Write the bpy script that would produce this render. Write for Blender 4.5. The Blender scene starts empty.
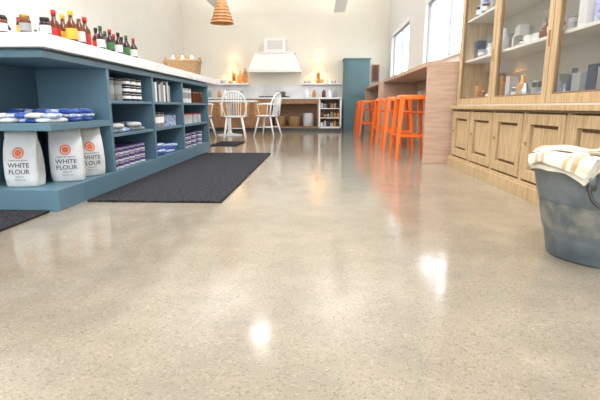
import bpy, bmesh, math, random
from mathutils import Vector, Matrix
random.seed(4)
scene = bpy.context.scene
try:
    scene.view_settings.view_transform = 'Standard'
    scene.view_settings.exposure = 0.0
except Exception: pass

# ---------------------------------------------------------------- materials
def lin(c):
    return tuple((x/12.92 if x <= .04045 else ((x+.055)/1.055)**2.4) for x in [v/255 for v in c])
def mat(name, rgb, rough=.5, metal=0, var=0.0, scale=8, stretch=(1,1,1), bump=0.0, emis=0, spec=.5, rgb2=None):
    m = bpy.data.materials.new(name); m.use_nodes = True
    nt = m.node_tree; b = nt.nodes['Principled BSDF']
    c = lin(rgb)
    b.inputs['Base Color'].default_value = (*c, 1)
    b.inputs['Roughness'].default_value = rough
    b.inputs['Metallic'].default_value = metal
    b.inputs['Specular IOR Level'].default_value = spec
    if emis:
        b.inputs['Emission Color'].default_value = (*c, 1); b.inputs['Emission Strength'].default_value = emis
    tc = nt.nodes.new('ShaderNodeTexCoord'); mp = nt.nodes.new('ShaderNodeMapping')
    mp.inputs['Scale'].default_value = stretch
    n = nt.nodes.new('ShaderNodeTexNoise'); n.inputs['Scale'].default_value = scale; n.inputs['Detail'].default_value = 5
    nt.links.new(tc.outputs['Object'], mp.inputs['Vector']); nt.links.new(mp.outputs['Vector'], n.inputs['Vector'])
    if var or rgb2:
        r = nt.nodes.new('ShaderNodeValToRGB')
        c2 = lin(rgb2) if rgb2 else tuple(x*(1-var) for x in c)
        r.color_ramp.elements[0].position = .35; r.color_ramp.elements[1].position = .65
        r.color_ramp.elements[0].color = (*c2, 1); r.color_ramp.elements[1].color = (*c, 1)
        nt.links.new(n.outputs['Fac'], r.inputs['Fac']); nt.links.new(r.outputs['Color'], b.inputs['Base Color'])
    if bump:
        bp = nt.nodes.new('ShaderNodeBump'); bp.inputs['Strength'].default_value = bump; bp.inputs['Distance'].default_value = .01
        nt.links.new(n.outputs['Fac'], bp.inputs['Height']); nt.links.new(bp.outputs['Normal'], b.inputs['Normal'])
    return m

M = {}
M['wall'] = mat('plaster_cream', (236,231,218), .9, var=.03, scale=3)
M['wall_l'] = mat('plaster_left', (226,223,214), .9, var=.03, scale=3)
M['wall_w'] = mat('plaster_white', (232,231,228), .9, var=.02, scale=3)
M['ceil'] = mat('ceiling_paint', (242,242,241), .95, var=.02)
M['trim'] = mat('trim_paint', (240,240,238), .5, var=.02)
M['frame'] = mat('window_frame_grey', (150,152,154), .5, var=.05)
M['blue'] = mat('teal_paint', (88,120,138), .45, var=.06, scale=5)
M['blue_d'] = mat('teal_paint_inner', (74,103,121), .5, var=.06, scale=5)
M['marble'] = mat('marble_white', (236,237,238), .25, scale=4, rgb2=(218,220,222))
M['oak'] = mat('honey_oak', (200,173,135), .5, scale=9, stretch=(6,6,.6), rgb2=(172,144,107), bump=.15)
M['oak_d'] = mat('honey_oak_groove', (140,112,80), .6, scale=9, stretch=(6,6,.6), rgb2=(118,92,63))
M['oak_in'] = mat('cabinet_lining', (214,211,202), .7, var=.06)
M['bar'] = mat('bar_wood', (198,168,146), .45, scale=5, stretch=(1,1,8), rgb2=(182,150,128))
M['kwood'] = mat('kitchen_wood', (168,126,90), .5, scale=8, stretch=(1,1,6), rgb2=(140,100,68))
M['orange'] = mat('orange_enamel', (240,112,40), .3, var=.05)
M['white'] = mat('white_enamel', (242,243,243), .35, var=.02)
M['paper'] = mat('white_paper', (208,211,213), .8, var=.08, scale=14, bump=.8)
M['ink'] = mat('ink_brown', (66,64,72), .7, var=.05)
M['inkorange'] = mat('ink_orange', (212,104,56), .7, var=.05)
M['pblue'] = mat('packet_blue', (48,84,176), .4, var=.1, scale=20)
M['pblue2'] = mat('packet_pale', (222,228,238), .4, scale=30, rgb2=(110,140,204))
M['purple'] = mat('label_purple', (88,64,130), .5, var=.1)
M['steel'] = mat('brushed_tin', (180,182,184), .3, .8, var=.1)
M['navy'] = mat('tin_navy', (38,50,78), .4, var=.1)
M['black'] = mat('dark_plastic', (28,26,26), .4, var=.1)
M['red'] = mat('red_label', (186,40,36), .5, var=.1)
M['yellow'] = mat('yellow_label', (226,180,60), .5, var=.1)
M['green'] = mat('green_label', (60,110,66), .5, var=.1)
M['jam'] = mat('jam_dark', (60,24,30), .15, var=.3, scale=20)
M['amber'] = mat('amber_syrup', (110,54,24), .15, var=.3, scale=20)
M['galv'] = mat('galvanised_steel', (126,136,143), .45, .4, scale=8, rgb2=(90,101,109), bump=.12)
M['galv_rust'] = mat('weathered_band', (140,138,128), .6, .2, scale=16, rgb2=(92,100,106))
M['cloth'] = mat('cream_cloth', (222,213,195), .95, var=.12, scale=30, bump=.5)
M['cloth2'] = mat('tan_stripe_cloth', (192,164,128), .95, var=.12, scale=30, bump=.5)
M['board'] = mat('cutting_board_wood', (206,154,92), .5, scale=8, stretch=(1,1,6), rgb2=(180,124,66))
M['wick'] = mat('wicker', (184,152,112), .8, scale=60, rgb2=(140,106,70), bump=.6)
M['slat'] = mat('pendant_slat', (226,166,110), .6, var=.25, scale=20)
M['shade'] = mat('lamp_shade', (255,214,160), .7, emis=1.0, var=.02)
M['lens'] = mat('light_lens', (255,250,242), .5, emis=3, var=.01)
M['brass'] = mat('brass', (166,126,64), .35, .8, var=.1)
M['tealdoor'] = mat('cupboard_teal', (84,116,122), .5, var=.06)
M['dark'] = mat('oven_dark', (60,56,54), .4, var=.1)
M['hood'] = mat('hood_plaster', (246,245,240), .8, var=.02)
M['grey'] = mat('grey_ceramic', (150,154,156), .4, var=.1)
M['vent'] = mat('hood_vent', (222,220,214), .6, var=.05)
M['asphalt'] = mat('outside_ground', (190,190,186), .9, var=.1)
M['rug'] = mat('rug_pile', (66,66,71), 1.0, scale=60, rgb2=(32,32,36), bump=1.0, spec=.1)
# glass
m = bpy.data.materials.new('pane_glass'); m.use_nodes = True; nt = m.node_tree; nt.nodes.clear()
o = nt.nodes.new('ShaderNodeOutputMaterial'); mx = nt.nodes.new('ShaderNodeMixShader'); mx.inputs[0].default_value = .08
t = nt.nodes.new('ShaderNodeBsdfTransparent'); g = nt.nodes.new('ShaderNodeBsdfGlossy'); g.inputs['Roughness'].default_value = .03
nt.links.new(t.outputs[0], mx.inputs[1]); nt.links.new(g.outputs[0], mx.inputs[2]); nt.links.new(mx.outputs[0], o.inputs[0])
M['glass'] = m
# polished concrete
m = bpy.data.materials.new('polished_concrete'); m.use_nodes = True; nt = m.node_tree; b = nt.nodes['Principled BSDF']
tc = nt.nodes.new('ShaderNodeTexCoord')
def noise(s, d=6):
    n = nt.nodes.new('ShaderNodeTexNoise'); n.inputs['Scale'].default_value = s; n.inputs['Detail'].default_value = d
    nt.links.new(tc.outputs['Object'], n.inputs['Vector']); return n
def ramp(src, a, ca, bb, cb):
    r = nt.nodes.new('ShaderNodeValToRGB'); r.color_ramp.elements[0].position = a; r.color_ramp.elements[1].position = bb
    r.color_ramp.elements[0].color = (*ca, 1); r.color_ramp.elements[1].color = (*cb, 1); nt.links.new(src, r.inputs['Fac']); return r
r1 = ramp(noise(.9).outputs['Fac'], .3, lin((142,132,117)), .7, lin((160,150,134)))
r2 = ramp(noise(230, 3).outputs['Fac'], .34, (.78,.77,.75), .5, (1,1,1))
r3 = ramp(noise(6, 10).outputs['Fac'], .3, (.86,.86,.86), .7, (1.04,1.04,1.04))
v = nt.nodes.new('ShaderNodeTexVoronoi'); v.inputs['Scale'].default_value = 150; nt.links.new(tc.outputs['Object'], v.inputs['Vector'])
sp = nt.nodes.new('ShaderNodeSeparateColor'); nt.links.new(v.outputs['Color'], sp.inputs[0])
r4 = ramp(sp.outputs[0], .0, (.78,.77,.75), .2, (1,1,1)); e = r4.color_ramp.elements.new(.85); e.color = (1,1,1,1); e = r4.color_ramp.elements.new(.97); e.color = (1.16,1.16,1.15,1)
def mul(a, bb):
    x = nt.nodes.new('ShaderNodeMix'); x.data_type = 'RGBA'; x.blend_type = 'MULTIPLY'; x.inputs[0].default_value = 1
    nt.links.new(a, x.inputs[6]); nt.links.new(bb, x.inputs[7]); return x.outputs[2]
c = mul(mul(mul(r1.outputs[0], r2.outputs[0]), r3.outputs[0]), r4.outputs[0])
nt.links.new(c, b.inputs['Base Color'])
rr = ramp(noise(5).outputs['Fac'], .3, (.10,)*3, .7, (.16,)*3); nt.links.new(rr.outputs[0], b.inputs['Roughness'])
b.inputs['Specular IOR Level'].default_value = .75
bp = nt.nodes.new('ShaderNodeBump'); bp.inputs['Strength'].default_value = .08; bp.inputs['Distance'].default_value = .01
nt.links.new(noise(7, 3).outputs['Fac'], bp.inputs['Height']); nt.links.new(bp.outputs['Normal'], b.inputs['Normal'])
M['floor'] = m

# ---------------------------------------------------------------- builder
class B:
    def __init__(s): s.bm = bmesh.new(); s.m = []
    def mi(s, k):
        if k not in s.m: s.m.append(k)
        return s.m.index(k)
    def box(s, x0, x1, y0, y1, z0, z1, k):
        i = s.mi(k)
        vs = [s.bm.verts.new((x, y, z)) for z in (z0, z1) for y in (y0, y1) for x in (x0, x1)]
        for f in [(0,2,3,1),(4,5,7,6),(0,1,5,4),(2,6,7,3),(0,4,6,2),(1,3,7,5)]:
            s.bm.faces.new([vs[j] for j in f]).material_index = i
    def rings(s, rings, k, cap0=True, cap1=True, smooth=True):
        i = s.mi(k); R = [[s.bm.verts.new(p) for p in r] for r in rings]
        n = len(R[0])
        for a, c in zip(R, R[1:]):
            for j in range(n):
                f = s.bm.faces.new([a[j], a[(j+1) % n], c[(j+1) % n], c[j]]); f.material_index = i; f.smooth = smooth
        if cap0: s.bm.faces.new(R[0][::-1]).material_index = i
        if cap1: s.bm.faces.new(R[-1]).material_index = i
    def lathe(s, prof, k, c=(0,0,0), n=20, cap0=True, cap1=True):
        s.rings([[(c[0]+r*math.cos(2*math.pi*j/n), c[1]+r*math.sin(2*math.pi*j/n), c[2]+z) for j in range(n)] for r, z in prof], k, cap0, cap1)
    def beam(s, p0, p1, w0, w1, k, d0=None, d1=None, n=4):
        p0 = Vector(p0); p1 = Vector(p1); d = (p1-p0).normalized()
        up = Vector((0,0,1)) if abs(d.z) < .9 else Vector((0,1,0))
        a = d.cross(up).normalized(); c = a.cross(d).normalized()
        d0 = d0 or w0; d1 = d1 or w1
        def ring(p, w, h):
            if n == 4: return [p+a*w*x+c*h*y for x, y in ((-.5,-.5),(.5,-.5),(.5,.5),(-.5,.5))]
            return [p+a*w*.5*math.cos(2*math.pi*j/n)+c*h*.5*math.sin(2*math.pi*j/n) for j in range(n)]
        s.rings([ring(p0, w0, d0), ring(p1, w1, d1)], k, smooth=(n > 4))
    def tube(s, pts, r, k, n=8):
        pts = [Vector(p) for p in pts]; R = []
        prev = None
        for i, p in enumerate(pts):
            d = (pts[min(i+1, len(pts)-1)]-pts[max(i-1, 0)]).normalized()
            if prev is None:
                up = Vector((0,0,1)) if abs(d.z) < .9 else Vector((1,0,0)); a = d.cross(up).normalized()
            else: a = (prev - d*prev.dot(d)).normalized()
            prev = a; c = a.cross(d)
            R.append([p+a*r*math.cos(2*math.pi*j/n)+c*r*math.sin(2*math.pi*j/n) for j in range(n)])
        s.rings(R, k)
    def done(s, name, loc=(0,0,0), rot=0, bevel=0, scale=1):
        bmesh.ops.recalc_face_normals(s.bm, faces=s.bm.faces)
        me = bpy.data.meshes.new(name); s.bm.to_mesh(me); s.bm.free()
        for k in s.m: me.materials.append(M[k])
        ob = bpy.data.objects.new(name, me); scene.collection.objects.link(ob)
        ob.location = loc; ob.rotation_euler = (0, 0, rot); ob.scale = (scale,)*3
        if bevel:
            md = ob.modifiers.new('bevel', 'BEVEL'); md.width = bevel; md.segments = 2; md.limit_method = 'ANGLE'; md.angle_limit = .9
        return ob
def copy(ob, loc, rot=0):
    o = ob.copy(); scene.collection.objects.link(o); o.location = loc; o.rotation_euler = (0,0,rot); return o

# ---------------------------------------------------------------- room
XL, XR, YN, YF, H = -3.6, 1.85, -3.0, 12.5, 3.9
b = B(); b.box(XL-.2, XR+.2, YN-.2, YF+.2, -.1, 0, 'floor'); b.done('floor')
b = B(); b.box(XL-.2, XR+.2, YN-.2, YF+.2, H, H+.1, 'ceil'); b.done('ceiling')
b = B(); b.box(XL-.2, XR+.2, YF, YF+.15, 0, H, 'wall'); b.done('wall_far')
b = B(); b.box(XL-.15, XL, YN, YF, 0, H, 'wall_l'); b.done('wall_left')
wins = [(5.6, 8.3, 1.33, 2.36), (9.7, 11.9, 1.33, 2.36)]
b = B(); y = YN
b.box(XR, XR+.12, YN, YF, 0, 1.33, 'wall_w'); b.box(XR, XR+.12, YN, YF, 2.36, H, 'wall_w')
for y0, y1, z0, z1 in wins:
    b.box(XR, XR+.12, y, y0, z0, z1, 'wall_w'); y = y1
b.box(XR, XR+.12, y, YF, 1.33, 2.36, 'wall_w')
b.done('wall_right')
for i, (y0, y1, z0, z1) in enumerate(wins):
    b = B(); x0, x1 = XR+.04, XR+.08; t = .04
    b.box(x0, x1, y0, y1, z0, z0+t, 'frame'); b.box(x0, x1, y0, y1, z1-t, z1, 'frame')
    n = 2
    for j in range(n+1):
        yy = y0+(y1-y0-t)*j/n; b.box(x0, x1, yy, yy+t, z0+t, z1-t, 'frame')
    b.box(XR-.04, XR+.04, y0-.06, y1+.06, z0-.03, z0+.0, 'trim')
    for yy in (y0-.07, y1): b.box(XR-.015, XR, yy, yy+.07, z0, z1+.07, 'trim')
    b.box(XR-.015, XR, y0, y1, z1, z1+.07, 'trim')
    b.box(x0+.02, x0+.024, y0+t, y1-t, z0+t, z1-t, 'glass')
    b.done('window_%d' % (i+1))
b = B()
b.box(XL, -3.0, YN-.15, YN, 0, H, 'wall_w'); b.box(1.4, XR, YN-.15, YN, 0, H, 'wall_w')
b.box(-3.0, 1.4, YN-.15, YN, 0, .3, 'wall_w'); b.box(-3.0, 1.4, YN-.15, YN, 3.3, H, 'wall_w'); b.done('wall_near')
b = B()
for j in range(5):
    xx = -3.0+j*1.085; b.box(xx, xx+.06, YN-.1, YN-.04, .3, 3.3, 'trim')
b.box(-3.0, 1.4, YN-.1, YN-.04, .3, .36, 'trim'); b.box(-3.0, 1.4, YN-.1, YN-.04, 3.24, 3.3, 'trim'); b.box(-3.0, 1.4, YN-.1, YN-.04, 2.3, 2.35, 'trim')
b.done('window_3')
b = B(); b.box(XL, XR, YF-.02, YF, 0, .1, 'trim'); b.done('baseboard_far')
b = B(); b.box(XR-.008, XR, 5.0, YF-.02, 0, .1, 'trim'); b.done('baseboard_right')
b = B(); b.box(XL, XL+.02, YN, YF-.02, 0, .1, 'trim'); b.done('baseboard_left')
b = B(); b.box(-40, 40, -40, 50, -.25, -.15, 'asphalt'); b.done('ground_outside')

# ---------------------------------------------------------------- island
X0, X1, XS = -2.75, -1.56, -2.1
YA, YB = 2.6, 6.5
CT0, CT1 = .947, 1.025
b = B()
b.box(X0, X1, YA, YB, 0, .13, 'blue')
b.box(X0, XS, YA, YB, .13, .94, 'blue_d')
b.box(XS, X1-.015, YA+.015, YB, .90, .945, 'blue')
b.box(XS, X1, YA, 3.38, .48, .525, 'blue')
divs = [3.38, 4.3, 5.25, 6.46]
for y in divs: b.box(XS, X1, y, y+.04, .13, .90, 'blue')
for y0, y1 in zip(divs, divs[1:]):
    b.box(XS, X1-.01, y0+.04, y1, .39, .415, 'blue'); b.box(XS, X1-.01, y0+.04, y1, .645, .67, 'blue')
b.box(XS, X1+.004, YA-.004, YB, .895, .935, 'blue')
b.box(X0-.04, X1+.04, YA-.05, 7.2, CT0, CT1, 'marble')
for x in (-2.5, -1.75): b.box(x, x+.03, YB, 7.05, .86, CT0, 'blue')
island = b.done('display_island', bevel=.004)

# ---- flour bags
def text_into(bd, txt, size, zc, k, fn):
    cu = bpy.data.curves.new('t', 'FONT'); cu.body = txt; cu.size = size; cu.align_x = 'CENTER'; cu.align_y = 'CENTER'; cu.offset = size*.01
    ob = bpy.data.objects.new('t', cu); scene.collection.objects.link(ob)
    dg = bpy.context.evaluated_depsgraph_get(); dg.update()
    me = bpy.data.meshes.new_from_object(ob.evaluated_get(dg))
    i = bd.mi(k); vs = [bd.bm.verts.new((v.co.x, fn(v.co.x, zc+v.co.y), zc+v.co.y)) for v in me.vertices]
    for p in me.polygons:
        try: bd.bm.faces.new([vs[j] for j in p.vertices]).material_index = i
        except Exception: pass
    bpy.data.objects.remove(ob); bpy.data.meshes.remove(me)
lv = [(0,.094,.055),(.01,.1,.062),(.06,.104,.067),(.12,.105,.067),(.18,.104,.06),(.23,.103,.046),(.27,.102,.028),(.29,.101,.012),(.30,.1,.006),(.315,.1,.008),(.318,.1,.005),(.345,.1,.004)]
EX = 5
def bag_y(x, z):
    for (z0, w0, d0), (z1, w1, d1) in zip(lv, lv[1:]):
        if z <= z1:
            t = (z-z0)/(z1-z0); w = w0+(w1-w0)*t; d = d0+(d1-d0)*t
            return -d*max(0, 1-abs(x/w)**EX)**(1/EX)-.003
    return 0
def flour_bag(loc, rot, seed):
    rd = random.Random(seed); ph = rd.random()*6
    b = B(); R = []
    for z, w, d in lv:
        r = []
        for j in range(48):
            a = 2*math.pi*j/48; e = 2/EX; ca, sa = math.cos(a), math.sin(a)
            pinch = .85 if (abs(sa) < .2 and z > .02) else 1   # side gusset
            wob = .004*math.sin(7*a+z*50+ph)*(1 if sa > 0 else .3) if z < .29 else .002*math.sin(9*a+ph)
            r.append((math.copysign(abs(ca)**e, ca)*w*pinch, math.copysign(abs(sa)**e, sa)*d+wob*.4, z+(.004*math.sin(3*a+ph) if z > .33 else 0)))
        R.append(r)
    b.rings(R, 'paper')
    text_into(b, 'WHITE', .041, .135, 'ink', bag_y); text_into(b, 'FLOUR', .041, .095, 'ink', bag_y)
    text_into(b, 'organic stone ground', .013, .167, 'ink', bag_y); text_into(b, 'NET WT 5 LB', .011, .045, 'ink', bag_y)
    text_into(b, 'unbleached', .012, .066, 'ink', bag_y)
    i = b.mi('inkorange'); k = 20
    def q(r, t): x = r*math.cos(t); z = .212+r*math.sin(t); return b.bm.verts.new((x, bag_y(x, z)-.001, z))
    o_ = [q(.034, 2*math.pi*t/k) for t in range(k)]; n_ = [q(.026, 2*math.pi*t/k) for t in range(k)]; m_ = [q(.02, 2*math.pi*t/k) for t in range(k)]
    for t in range(k): b.bm.faces.new([o_[t], o_[(t+1)%k], n_[(t+1)%k], n_[t]]).material_index = i
    b.bm.faces.new(m_).material_index = i
    return b.done('flour_bag', loc, rot)
flour_bag((-1.845, 2.75, .131), .1, 1)
flour_bag((-1.69, 2.97, .131), .4, 2)
flour_bag((-1.665, 3.2, .131), .8, 3)
flour_bag((-1.985, 2.96, .131), .1, 4)

# ---- blue packets
def packets(name, n, xr, yr, z, ks, layers=2, sz=(.16,.1,.028)):
    b = B()
    for L in range(layers):
        for i in range(n):
            cx = xr[0]+(xr[1]-xr[0])*(i+.5)/n; cy = random.uniform(*yr); a = random.uniform(-.5, .5)
            w, d, h = sz[0]/2, sz[1]/2, sz[2]; R = []
            for zz, q in ((0,.8),(.3,1),(.7,1),(1,.75)):
                r = []
                for j in range(16):
                    t = 2*math.pi*j/16; ca, sa = math.cos(t), math.sin(t)
                    px = math.copysign(abs(ca)**.5, ca)*w*q; py = math.copysign(abs(sa)**.5, sa)*d*q
                    r.append((cx+px*math.cos(a)-py*math.sin(a), cy+px*math.sin(a)+py*math.cos(a), z+L*h+zz*h+.003*math.sin(5*t+i)*(zz > .1)))
                R.append(r)
            b.rings(R, ks[(i+L) % len(ks)])
            if ks[(i+L) % len(ks)] != 'paper':
                k2 = 'pblue' if ks[(i+L) % len(ks)] == 'pblue2' else 'pblue2'
                R2 = [[(cx+(ux*w*.5)*math.cos(a)-(uy*d*.5)*math.sin(a), cy+(ux*w*.5)*math.sin(a)+(uy*d*.5)*math.cos(a), z+L*h+h+.001+dz) for ux, uy in ((-1,-1),(1,-1),(1,1),(-1,1))] for dz in (0,.003)]
                b.rings(R2, k2, smooth=False)
    return b.done(name)
packets('blue_packet_pile', 6, (-2.04, -1.6), (2.72, 2.78), .526, ['pblue2','pblue','paper'], 2, (.1,.2,.028))
packets('blue_packet_pile', 5, (-2.02, -1.62), (2.98, 3.04), .526, ['pblue','pblue2'], 3, (.11,.17,.026))
packets('blue_packet_pile', 4, (-1.98, -1.64), (3.22, 3.25), .526, ['pblue2','pblue'], 3, (.11,.15,.026))

def tin(b, x, y, z, r, h, body, lid='steel', band=None):
    b.lathe([(r*.97,0),(r,.003),(r,h*.93),(r*1.03,h*.94),(r*1.03,h),(0.001,h)], body, (x,y,z), 18)
    if band: b.lathe([(r*1.01,h*.3),(r*1.01,h*.7)], band, (x,y,z), 18, False, False)
    b.lathe([(r*1.035,h*.9),(r*1.035,h*1.0),(r*.9,h*1.01)], lid, (x,y,z), 18, True, True)
def tin_stack(name, ys, z, r, h, lev, body, lid, band=None, x=-1.65, rows=1):
    b = B()
    for rr_ in range(rows):
        for y in ys:
            for L in range(lev):
                tin(b, x-rr_*(2*r+.01), y, z+L*h*1.012+.001, r, h, body, lid, band)
    return b.done(name)
T1, T2, T3 = .13, .415, .67
tin_stack('purple_tin_stack', [3.53,3.64,3.75,3.87,3.99,4.11], T1, .05, .055, 3, 'white', 'purple', 'purple', rows=2)
tin_stack('grey_tin_stack', [3.53,3.68], T3, .062, .17, 1, 'steel', 'black', 'grey')
tin_stack('navy_tin_stack', [3.88,4.0,4.12], T3, .05, .06, 3, 'navy', 'steel', 'white')
packets('flour_packet_pile', 2, (-1.8, -1.62), (3.66, 3.7), T2+.001, ['paper','pblue2'], 2, (.14,.3,.035))
packets('flour_packet_pile', 2, (-1.8, -1.62), (4.04, 4.06), T2+.001, ['paper','grey'], 2, (.14,.2,.035))
tin_stack('grey_tin_stack', [4.45,4.57,4.69], T2, .05, .15, 1, 'grey', 'black', 'white')
tin_stack('jar_row', [4.85,4.97,5.09], T2, .045, .13, 1, 'pblue2', 'navy')
b = B()
for i, k in enumerate(['grey','white','navy','paper','steel','grey','white','dark','paper','grey']):
    h = .17+.02*(i % 3); b.box(-1.76, -1.59, 4.42+i*.05, 4.46+i*.05, T3+.001, T3+h, k)
b.done('boxed_goods_row', bevel=.003)
packets('blue_packet_pile', 3, (-1.9, -1.63), (4.56, 4.62), T1+.001, ['pblue','pblue2'], 4, (.12,.26,.03))
packets('blue_packet_pile', 3, (-1.9, -1.63), (4.96, 5.02), T1+.001, ['pblue2','pblue'], 3, (.12,.26,.03))
tin_stack('purple_tin_stack', [5.42,5.54,5.66,5.9,6.2], T1, .05, .055, 3, 'white', 'purple', 'purple')
tin_stack('grey_tin_stack', [5.42,5.57,5.72], T3, .06, .17, 1, 'white', 'steel', 'grey')
tin_stack('jar_row', [5.42,5.54,5.66,5.78,6.0,6.2], T2, .045, .12, 1, 'paper', 'red')
tin_stack('jar_row', [5.95,6.1,6.3], T3, .05, .14, 1, 'amber', 'brass')

# ---- goods on the counter
CT = CT1+.001
def jar_row(name, pts, r, h, bodies, lids, labels):
    b = B()
    for i, (x, y) in enumerate(pts):
        b.lathe([(r*.9,0),(r,.006),(r,h*.72),(r*.8,h*.82)], bodies[i % len(bodies)], (x,y,CT), 16)
        b.lathe([(r*.86,h*.8),(r*.86,h),(r*.8,h*1.01)], lids[i % len(lids)], (x,y,CT), 16)
        b.lathe([(r*1.02,h*.2),(r*1.02,h*.6)], labels[i % len(labels)], (x,y,CT), 16, False, False)
    return b.done(name)
jar_row('jam_jar_row', [(-2.62+i*.078, 2.66+.1*(i % 2)) for i in range(10)], .034, .1, ['jam'], ['black','jam'], ['paper','purple'])
jar_row('honey_jar_row', [(-1.83+i*.07, 2.68+.08*(i % 2)) for i in range(4)], .031, .11, ['amber','jam'], ['black','red','brass'], ['paper','yellow','grey'])
def bottle_row(name, pts, h, body, caps, label):
    b = B()
    for i, (x, y) in enumerate(pts):
        r = h*.17
        b.lathe([(r*.9,0),(r,.006),(r,h*.55),(r*.42,h*.72),(r*.36,h*.86)], body, (x,y,CT), 14)
        b.lathe([(r*.45,h*.85),(r*.45,h),(r*.4,h*1.005)], caps[i % len(caps)], (x,y,CT), 14)
        b.lathe([(r*1.02,h*.12),(r*1.02,h*.45)], label[i % len(label)], (x,y,CT), 14, False, False)
    return b.done(name)
bottle_row('syrup_bottle_row', [(-1.60,3.02),(-1.7,3.0),(-1.61,3.14),(-1.72,3.14),(-1.62,3.24)], .2, 'amber', ['yellow','red','white'], ['yellow','red','paper'])
bottle_row('sauce_bottle_row', [(-1.59-.07*(i%2), 3.4+i*.075) for i in range(9)], .17, 'jam', ['green','black','red'], ['paper','red','green','paper'])
bottle_row('sauce_bottle_row', [(-1.95-.09*(i%2), 2.9+i*.09) for i in range(6)], .14, 'jam', ['black','red','green'], ['paper','grey','red'])
b = B()
def rr4(hx, hy, z, k=5):
    return [(math.copysign(abs(math.cos(2*math.pi*j/28))**.4, math.cos(2*math.pi*j/28))*hx, math.copysign(abs(math.sin(2*math.pi*j/28))**.4, math.sin(2*math.pi*j/28))*hy, z) for j in range(28)]
b.rings([rr4(.2,.13,0), rr4(.22,.15,.02), rr4(.24,.17,.2), rr4(.25,.18,.21), rr4(.25,.18,.23), rr4(.22,.15,.23), rr4(.2,.13,.04)], 'wick')
for s_ in (-1, 1): b.tube([(s_*.24, .06*math.cos(a), .2+.07*math.sin(a)) for a in [math.pi*i/10 for i in range(11)]], .01, 'wick')
for i in range(5): b.lathe([(.03,0),(.035,.15),(.03,.22),(.012,.26)], ['paper','board','white','board','paper'][i], (-.13+i*.065,0,.04), 12)
b.done('wicker_basket', (-1.9, 6.5, CT))

# ---------------------------------------------------------------- rugs
def rug(x0, x1, y0, y1):
    b = B(); b.box(x0, x1, y0, y1, .001, .016, 'rug'); b.done('floor_mat', bevel=.006)
rug(-1.53, -.63, 2.87, 6.05); rug(-2.7, -1.6, 1.5, 2.57); rug(-1.75, -1.3, 7.25, 8.1)

# ---------------------------------------------------------------- oak display cabinet
b = B(); xf, xb = 1.44, 1.835; y0, y1 = 2.1, 4.95
b.box(xf-.025, xb, y0, y1+.02, 0, .09, 'oak'); b.box(xf-.012, xb, y0, y1+.01, .09, .11, 'oak')
b.box(xf+.03, xb, y0, y1, .11, .60, 'oak_d')
b.box(xf-.03, xb, y0, y1+.03, .60, .632, 'oak'); b.box(xf-.012, xb, y0, y1+.01, .585, .60, 'oak_d')
n = 5; w = (y1-y0-.04)/n
for j in range(n+1):
    yy = y0+w*j; b.box(xf, xf+.04, yy, yy+.04, .11, .59, 'oak')
for j in range(n):
    a, c = y0+w*j+.048, y0+w*(j+1)-.008
    s = .07; x = xf-.004
    b.box(x, x+.035, a, a+s, .125, .575, 'oak'); b.box(x, x+.035, c-s, c, .125, .575, 'oak')
    b.box(x, x+.035, a+s, c-s, .125, .125+s, 'oak'); b.box(x, x+.035, a+s, c-s, .575-s, .575, 'oak')
    b.box(x+.014, x+.036, a+s+.022, c-s-.022, .125+s+.022, .575-s-.022, 'oak')
    b.lathe([(.006,0),(.006,.01),(.012,.018),(.008,.028)], 'brass', (x-.0, c-.03, .36), 10)
xu = 1.475; zt = 2.42
b.box(xb-.02, xb, y0, y1, .632, zt, 'oak_in'); b.box(xu, xb, y1-.03, y1, .632, zt, 'oak'); b.box(xu, xb, y0, y0+.03, .632, zt, 'oak')
b.box(xu-.04, xb, y0-.03, y1+.04, zt, zt+.09, 'oak'); b.box(xu, xb-.02, y0+.03, y1-.03, .632, .66, 'oak_in')
n = 3; w = (y1-y0)/n
for z in (1.06, 1.45, 1.85): b.box(xu+.04, xb-.02, y0+.03, y1-.03, z, z+.022, 'oak_in')
for j in range(n):
    a, c = y0+w*j+.004, y0+w*(j+1)-.004; s = .062
    b.box(xu-.004, xu+.03, a, a+s, .645, zt, 'oak'); b.box(xu-.004, xu+.03, c-s, c, .645, zt, 'oak')
    b.box(xu-.004, xu+.03, a+s, c-s, .645, .70, 'oak'); b.box(xu-.004, xu+.03, a+s, c-s, zt-.07, zt, 'oak')
    for (p, q_, r_, t_) in ((a+s, a+s+.012, .70, zt-.07), (c-s-.012, c-s, .70, zt-.07)): b.box(xu+.004, xu+.024, p, q_, r_, t_, 'oak_d')
    b.box(xu+.004, xu+.024, a+s, c-s, .70, .712, 'oak_d')
    b.box(xu-.0045, xu, c-.002, c+.006, .645, zt, 'oak_d')
    b.box(xu+.012, xu+.016, a+s, c-s, .70, zt-.07, 'glass')
    b.box(xu-.008, xu-.002, a+.012, a+.03, 1.0, 1.1, 'brass')
b.done('display_cabinet', bevel=.004)
for z in (.661, 1.083, 1.473, 1.873):
    for j in range(3):
        for xr_ in ((1.56, 1.6), (1.72, 1.75)):
            b = B(); yy = y0+w*j+.12; end = y0+w*(j+1)-.1
            while yy < end:
                k = random.choice(['white','steel','grey','paper','board','pblue2','amber','navy','steel','grey'])
                t = random.random(); r = random.uniform(.028, .045); h = random.uniform(.07, .2); x = random.uniform(*xr_)
                if xr_[0] > 1.7: h += .07
                if t < .3: b.box(x-r, x+r, yy-r, yy+r, z, z+h, k)
                elif t < .6: b.lathe([(r*.7,0),(r,h*.1),(r,h*.6),(r*.4,h*.8),(r*.4,h)], k, (x,yy,z), 14)
                elif t < .75:
                    for q in range(4): b.lathe([(r*.6,0),(r*1.2,.014),(r*1.15,.016)], 'white', (x,yy,z+q*.013), 16)
                else: tin(b, x, yy, z, r, h*.6, k, 'steel', 'paper')
                yy += 2*r+random.uniform(.02, .05)
            b.done('crockery_row')

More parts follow.
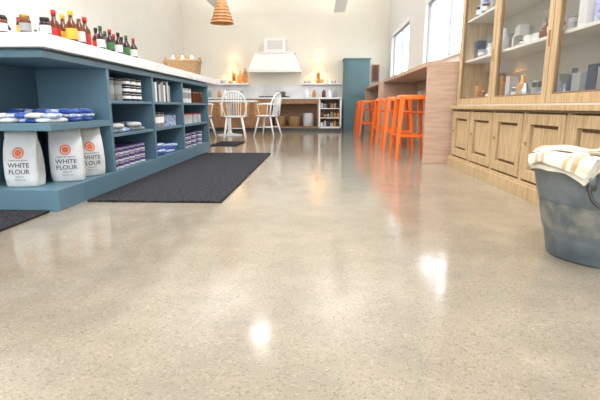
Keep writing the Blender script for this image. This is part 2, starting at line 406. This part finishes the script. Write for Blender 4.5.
# ---------------------------------------------------------------- window bars
def bar(y0, y1):
    b = B(); b.box(1.18, 1.81, y0, y1, 1.05, 1.10, 'bar'); b.box(1.18, 1.81, y0, y0+.05, 0, 1.05, 'bar'); b.box(1.18, 1.81, y1-.05, y1, 0, 1.05, 'bar')
    b.box(1.77, 1.81, y0+.05, y1-.05, .9, 1.05, 'bar'); b.done('window_bar_counter', bevel=.004)
bar(5.08, 8.5); bar(9.1, 11.7)

# ---------------------------------------------------------------- stools
b = B(); s = .155; ht = .76
def sq(h, z, r=.04):
    pts = []
    for cx, cy, a0 in ((h-r,h-r,0),(-h+r,h-r,90),(-h+r,-h+r,180),(h-r,-h+r,270)):
        for q in range(4): a = math.radians(a0+q*30); pts.append((cx+r*math.cos(a), cy+r*math.sin(a), z))
    return pts
b.rings([sq(s*1.02,ht-.05), sq(s,ht-.012), sq(s*.95,ht), sq(s*.86,ht-.001), sq(s*.8,ht-.01)], 'orange', False, True)
b.rings([sq(s*1.0,ht-.05), sq(s*.97,ht-.02)], 'orange', False, True)
for sx in (-1, 1):
    for sy in (-1, 1):
        p0 = (sx*s*.9, sy*s*.9, ht-.02); p1 = (sx*.205, sy*.205, 0)
        b.beam(p0, p1, .055, .03, 'orange')
def at(z): return s*.9+(.205-s*.9)*(1-z/(ht-.02))
q = at(.28); z = .28
for a, c in (((-q,-q),(q,-q)),((q,-q),(q,q)),((q,q),(-q,q)),((-q,q),(-q,-q))): b.beam((*a,z), (*c,z), .012, .012, 'orange', .028, .028)
q = at(.55); b.beam((-q,-q,.55), (q,q,.55), .01, .01, 'orange', .02, .02); b.beam((-q,q,.56), (q,-q,.56), .01, .01, 'orange', .02, .02)
st = b.done('bar_stool', (1.13, 5.62, 0), .05, bevel=.004)
for x, y, r in ((1.14,6.6,-.05),(1.13,7.6,.08),(1.08,9.75,0),(1.08,10.7,.04)): copy(st, (x, y, 0), r)

# ---------------------------------------------------------------- tub
b = B(); n = 48
b.lathe([(.195,.0),(.2,.012),(.215,.1),(.218,.104),(.222,.11),(.25,.25),(.253,.256),(.256,.262),(.28,.375),(.29,.378),(.294,.386),(.29,.394),(.282,.392),(.275,.375),(.215,.1),(.19,.02)], 'galv', n=n, cap0=True, cap1=True)
b.lathe([(.226,.125),(.2495,.24)], 'galv_rust', n=n, cap0=False, cap1=False)
for a in (math.radians(238), math.radians(58)):
    ca, sa = math.cos(a), math.sin(a)
    def P(t, r, z): return (ca*r-sa*t, sa*r+ca*t, z)
    for t in (-.05, .05): b.beam(P(t,.268,.315), P(t,.288,.37), .03, .03, 'galv_rust', .012, .012)
    b.tube([P(.055*math.cos(t), .30, .335+.075*math.sin(t)) for t in [math.pi+math.pi*i/14 for i in range(15)]], .007, 'dark')
tub = b.done('galvanised_tub', (1.2, 1.885, 0), 0)
for p in tub.data.polygons: p.use_smooth = True
# folded cloths laid across the tub, ends hanging over the rim
b = B()
def fold(cx, cy, ang, L, W, z, k, layers=3, sag=.03):
    i0 = b.mi(k); ca, sa = math.cos(ang), math.sin(ang)
    for l in range(layers):
        NU, NV = 30, 14; T, Bo = [], []
        LL = L*(1-.03*l); WW = W*(1-.04*l)
        for u in range(NU+1):
            r1, r2 = [], []
            for v_ in range(NV+1):
                s_ = (u/NU-.5)*LL; t = (v_/NV-.5)*WW
                x, y = cx+s_*ca-t*sa, cy+s_*sa+t*ca
                R = math.hypot(x, y); lift = l*.012; off = 0
                zz = z+.006*math.sin(s_*30+l*2+cx*40)+.005*math.sin(t*38+l+s_*14)
                if R > .29:
                    ex = R-.29; R2 = .298+lift+.15*ex+.004*math.sin(t*60); x *= R2/R; y *= R2/R; zz -= .95*ex; lift *= max(0, 1-ex/.03)
                elif R < .2: zz -= sag*(1-R/.2)
                e = min(1, min(u, NU-u)/2, min(v_, NV-v_)/1.5)
                h = .006*math.sqrt(max(0, 1-(1-e)**2))
                r1.append(b.bm.verts.new((x, y, zz+lift+h))); r2.append(b.bm.verts.new((x, y, zz+lift-h)))
            T.append(r1); Bo.append(r2)
        for G in (T, Bo):
            for u in range(NU):
                for v_ in range(NV):
                    f = b.bm.faces.new([G[u][v_], G[u+1][v_], G[u+1][v_+1], G[u][v_+1]]); f.smooth = True
                    f.material_index = b.mi('cloth2') if (v_ in (2, 4, 9, 11) and l == layers-1) else i0
fold(-.06, -.05, .30, .50, .28, .408, 'cloth', 3)
fold(.02, .15, -.35, .46, .22, .410, 'cloth', 3)
fold(.06, -.02, .9, .40, .24, .448, 'cloth', 2)
cl = b.done('folded_cloth', (1.2, 1.885, .0))

# ---------------------------------------------------------------- kitchen
KY = 11.8
b = B()
b.box(-3.1, .6, KY-.03, YF-.022, .82, .86, 'marble')
b.box(-3.1, .6, KY+.03, YF-.022, 0, .08, 'dark')
b.box(-3.1, -1.25, KY, YF-.022, .08, .82, 'kwood')
for i in range(4):
    a = -3.08+i*.46; b.box(a, a+.43, KY-.015, KY, .3, .78, 'kwood'); b.box(a+.06, a+.37, KY-.02, KY-.013, .36, .72, 'board'); b.box(a, a+.43, KY-.015, KY, .1, .27, 'kwood')
b.box(-1.25, .6, YF-.06, YF-.022, .08, .82, 'kwood')
for x in (-1.25, -.02, .02, .56): b.box(x, x+.04, KY, YF-.06, .08, .82, 'kwood' if x < .02 else 'white')
b.box(-1.25, 0, KY, YF-.06, .08, .12, 'kwood'); b.box(-1.21, -.02, KY, KY+.03, .70, .82, 'kwood')
b.box(.0, .6, KY, YF-.06, .08, .12, 'white')
for z in (.33, .57): b.box(.02, .58, KY+.01, YF-.06, z, z+.02, 'white')
b.done('kitchen_counter', bevel=.004)
b = B(); b.box(-3.1, .6, YF-.015, YF-.001, .87, 1.19, 'marble'); b.done('backsplash')  # marble backsplash above the counter
for x in (-1.0, -.62):
    b = B(); b.lathe([(.12,0),(.15,.02),(.16,.25),(.165,.26),(.14,.26),(.13,.03)], 'wick', (x, KY+.25, .121), 20)
    b.done('storage_basket')
b = B()
b.lathe([(.12,0),(.14,.02),(.14,.3),(.12,.34)], 'paper', (-.25, KY+.25, .121), 20); b.done('white_crock')
for z in (.121, .351, .591):
    b = B(); x = .1
    while x < .54:
        k = random.choice(['board','paper','dark','steel','amber','grey','white']); h = random.uniform(.08,.16); b.lathe([(.03,0),(.035,.01),(.035,h*.8),(.02,h)], k, (x, KY+.12, z), 12); x += .085
    b.done('pantry_jar_row')
for x0, x1 in ((-3.1,-1.85),(-.42,.6)):
    b = B(); b.box(x0, x1, YF-.25, YF-.001, 1.2, 1.235, 'white')
    b.done('wall_shelf')
    b = B(); x = x0+.08
    while x < x1-.08:
        if not (-2.2 < x < -1.85):
            k = random.choice(['white','white','grey','steel','board','paper']); h = random.uniform(.05,.12); b.lathe([(.03,0),(.04,.01),(.042,h*.9),(.03,h)], k, (x, YF-.13, 1.236), 12)
        x += .11
    b.done('shelf_crockery_row')
for x, y, h, w_ in ((-2.1, YF-.07, .26, .15), (-1.95, YF-.1, .33, .12)):
    b = B(); pts = []
    for j in range(24):
        a = 2*math.pi*j/24; pts.append((x+math.copysign(abs(math.cos(a))**.6, math.cos(a))*w_/2, math.copysign(abs(math.sin(a))**.6, math.sin(a))*h/2+1.236+h/2))
    b.rings([[(p[0], y-.01, p[1]) for p in pts], [(p[0], y+.01, p[1]) for p in pts]], 'board', smooth=False)
    b.box(x-.015, x+.015, y-.009, y+.009, 1.236+h-.01, 1.236+h+.07, 'board')
    b.done('cutting_board')
b = B()
for i, (x, k) in enumerate(((-3.0,'white'),(-2.85,'grey'),(-2.6,'board'),(-2.45,'white'),(-2.0,'steel'),(-.3,'white'),(-.1,'board'),(.15,'amber'),(.3,'white'),(.45,'grey'))):
    b.lathe([(.04,0),(.05,.02),(.05,.13),(.03,.17),(.02,.2)], k, (x, KY+.3, .861), 14)
b.done('counter_crockery')
b = B(); cx = -1.13
b.box(cx-.68, cx+.68, YF-.55, YF-.001, 1.5, 1.58, 'hood')
def rect(hx, yf, z): return [(cx-hx, yf, z), (cx+hx, yf, z), (cx+hx, YF-.001, z), (cx-hx, YF-.001, z)]
b.rings([rect(.66, YF-.53, 1.58), rect(.6, YF-.47, 1.78), rect(.5, YF-.4, 1.98)], 'hood', smooth=False)
b.box(cx-.52, cx+.52, YF-.42, YF-.001, 1.98, 2.02, 'trim')
b.box(cx-.28, cx+.28, YF-.34, YF-.001, 2.02, 2.36, 'hood')
b.box(cx-.2, cx+.2, YF-.343, YF-.34, 2.08, 2.3, 'vent')
b.done('range_hood', bevel=.006)
b = B()
b.box(cx-.38, cx+.38, KY+.02, YF-.1, .861, .89, 'dark')
for i in range(5): b.lathe([(.02,0),(.02,.02)], 'steel', (cx-.3+i*.15, KY+.06, .89), 10)
b.lathe([(.1,0),(.12,.01),(.12,.12),(.125,.125)], 'steel', (cx+.15, KY+.4, .89), 18)
b.done('cooktop')
for x in (-2.27, 0.0):
    b = B(); b.lathe([(.05,-.01),(.05,.01)], 'brass', (0,-.07,-.07)); b.box(-.045,.045,.085,.105,-.3,-.05,'brass')
    b.tube([(0,.1,-.18),(0,.02,-.2),(0,-.05,-.17),(0,-.07,-.07),(0,-.07,.03)], .014, 'brass')
    b.lathe([(.15,.0),(.085,.19)], 'shade', (0,-.07,0), 20, False, False)
    b.done('wall_sconce', (x, YF-.107, 1.56))
    l = bpy.data.lights.new('sconce_bulb', 'POINT'); l.energy = 4; l.color = (1,.75,.48); l.shadow_soft_size = .04
    lo = bpy.data.objects.new('sconce_bulb', l); lo.location = (x, YF-.18, 1.64); scene.collection.objects.link(lo)
b = B(); x0, x1 = .66, 1.32
b.box(x0, x1, 12.0, YF-.022, 0, 1.8, 'tealdoor'); b.box(x0-.02, x1+.02, 11.98, YF-.022, 1.8, 1.84, 'tealdoor')
b.box(x0+.03, x1-.03, 11.985, 12.0, .08, 1.77, 'tealdoor')
for z0, z1 in ((.15,.8),(.9,1.7)):
    b.box(x0+.1, x1-.1, 11.975, 11.987, z0, z1, 'tealdoor')
b.lathe([(.015,0),(.02,.02)], 'brass', (x1-.07, 11.975, .9))
b.done('tall_cupboard', bevel=.004)
b = B(); b.box(1.42, 1.62, YF-.03, YF-.001, 1.28, 1.72, 'kwood'); b.box(1.45, 1.59, YF-.035, YF-.028, 1.31, 1.69, 'amber'); b.done('framed_picture')

# ---------------------------------------------------------------- dining group
b = B()
b.lathe([(.62,.72),(.64,.73),(.64,.75),(.62,.755)], 'white', n=40)
b.lathe([(.28,0),(.28,.02),(.06,.05),(.04,.12),(.04,.66),(.12,.715)], 'white', n=24)
b.done('round_table', (-1.95, 10.0, 0))
def chair(loc, rot):
    b = B(); sh = .45
    def se(r1, r2, z): 
        o = []
        for j in range(28):
            a = 2*math.pi*j/28; ca, sa = math.cos(a), math.sin(a)
            o.append((math.copysign(abs(ca)**.7, ca)*r1, math.copysign(abs(sa)**.7, sa)*r2, z))
        return o
    b.rings([se(.2,.19,sh-.035), se(.225,.215,sh-.015), se(.22,.21,sh), se(.17,.16,sh-.008)], 'white')
    L = [((-.14,-.13),(-.22,-.22)), ((.14,-.13),(.22,-.22)), ((-.14,.13),(-.21,.24)), ((.14,.13),(.21,.24))]
    for (a, c), (d, e) in L: b.beam((a,c,sh-.02), (d,e,0), .044, .03, 'white', n=8)
    def lp(i, z): (a,c),(d,e) = L[i]; t = 1-z/(sh-.02); return (a+(d-a)*t, c+(e-c)*t, z)
    b.beam(lp(0,.2), lp(2,.2), .018, .018, 'white', n=6); b.beam(lp(1,.2), lp(3,.2), .018, .018, 'white', n=6)
    p, q = Vector(lp(0,.2)), Vector(lp(2,.2)); r, s_ = Vector(lp(1,.2)), Vector(lp(3,.2)); b.beam((p+q)/2, (r+s_)/2, .018, .018, 'white', n=6)
    hoop = []
    for i in range(21):
        a = math.pi*i/20; hoop.append((-.235*math.cos(a), .17+.1*math.sin(a)**.8 if i not in (0,20) else .17, sh+.0+.46*math.sin(a)**.45 if 0 < i < 20 else sh-.01))
    b.tube(hoop, .017, 'white')
    for i in range(7):
        x = -.15+i*.05; a = math.acos(max(-1, min(1, -x/.235))); 
        b.beam((x*.8, .17, sh-.01), (x, .17+.1*math.sin(a)**.8, sh+.46*math.sin(a)**.45), .018, .015, 'white', n=6)
    b.tube([(-.235,.2,sh+.24),(-.27,.05,sh+.23),(-.25,-.12,sh+.22)], .016, 'white'); b.tube([(.235,.2,sh+.24),(.27,.05,sh+.23),(.25,-.12,sh+.22)], .016, 'white')
    b.beam((-.19,-.1,sh-.01), (-.25,-.11,sh+.22), .018, .016, 'white', n=6); b.beam((.19,-.1,sh-.01), (.25,-.11,sh+.22), .018, .016, 'white', n=6)
    return b.done('dining_chair', loc, rot)
chair((-1.66, 9.05, 0), math.pi+.15); chair((-1.08, 9.75, 0), -1.9); chair((-2.4, 9.25, 0), math.pi-.5)
b = B()
for i in range(9):
    z = i*.055; r = .215-.019*i
    b.lathe([(r,z),(r*.82,z+.05),(r*.8,z+.05),(r*.98,z)], 'slat', n=28, cap0=False, cap1=False)
for a in range(6):
    t = a*math.pi/3; b.beam((.2*math.cos(t), .2*math.sin(t), .0), (.03*math.cos(t), .03*math.sin(t), .5), .008, .008, 'slat')
b.lathe([(.04,.48),(.04,.52),(.01,.55)], 'brass', n=14)
b.tube([(0,0,.54),(0,0,H-2.09)], .004, 'black', 6); b.lathe([(.02,.25),(.045,.3),(.03,.36),(.015,.4)], 'shade', n=14)
b.done('pendant_lamp', (-1.73, 8.5, 2.09))

# ---------------------------------------------------------------- ceiling light and added fill lights
def light(x, y, r, e):
    b = B(); b.lathe([(r+.04,0),(r+.04,-.05),(r,-.05),(r,-.03)], 'trim', n=28, cap0=True, cap1=False); b.lathe([(r,-.032),(r*.5,-.034),(.01,-.034)], 'lens', n=28, cap0=False)
    b.done('ceiling_and_fill_light', (x, y, H-.001))
    l = bpy.data.lights.new('ceiling_and_fill_lamp', 'AREA'); l.shape = 'DISK'; l.size = 2*r; l.energy = e; l.color = (1,.985,.965)
    o = bpy.data.objects.new('ceiling_and_fill_lamp', l); o.location = (x, y, H-.06); scene.collection.objects.link(o)
for x, y, r, e in ((-1.1,8.2,.15,9),(-1.8,4.4,.4,105),(.6,4.4,.4,105),(-1.8,1.2,.4,75),(.6,1.2,.4,75)): light(x, y, r, e)  # small one read from its floor reflection; larger ones are added fill, out of view
# added fill: made-up uplight troughs that brighten the back via the ceiling
for x in (-2.3, .5):
    b = B(); b.box(-.13, .13, -1.8, 1.8, 0, .012, 'trim'); b.box(-.13, -.12, -1.8, 1.8, .012, .05, 'trim'); b.box(.12, .13, -1.8, 1.8, .012, .05, 'trim')
    for yy in (-1.0, 1.0): b.tube([(0,yy,.012),(0,yy,H-2.88)], .004, 'black', 6)
    b.done('added_fill_trough', (x, 9.9, 2.88))
    l = bpy.data.lights.new('added_fill_lamp', 'AREA'); l.shape = 'RECTANGLE'; l.size = .2; l.size_y = 3.4; l.energy = 48; l.color = (1,.98,.95)
    o = bpy.data.objects.new('added_fill_lamp', l); o.location = (x, 9.9, 2.92); o.rotation_euler = (math.pi, 0, 0); scene.collection.objects.link(o)

# ---------------------------------------------------------------- world
w_ = bpy.data.worlds.new('World'); scene.world = w_; w_.use_nodes = True; nt = w_.node_tree
bg = nt.nodes['Background']; bg.inputs[0].default_value = (.88,.94,1,1); bg.inputs[1].default_value = 6.5

# ---------------------------------------------------------------- camera
cam = bpy.data.cameras.new('camera'); cam.sensor_width = 36; cam.lens = 27.0; cam.clip_start = .02
co = bpy.data.objects.new('camera', cam); scene.collection.objects.link(co)
co.location = (0, 0, .62); co.rotation_euler = (math.radians(90-11.68), 0, math.radians(2.24)); scene.camera = co
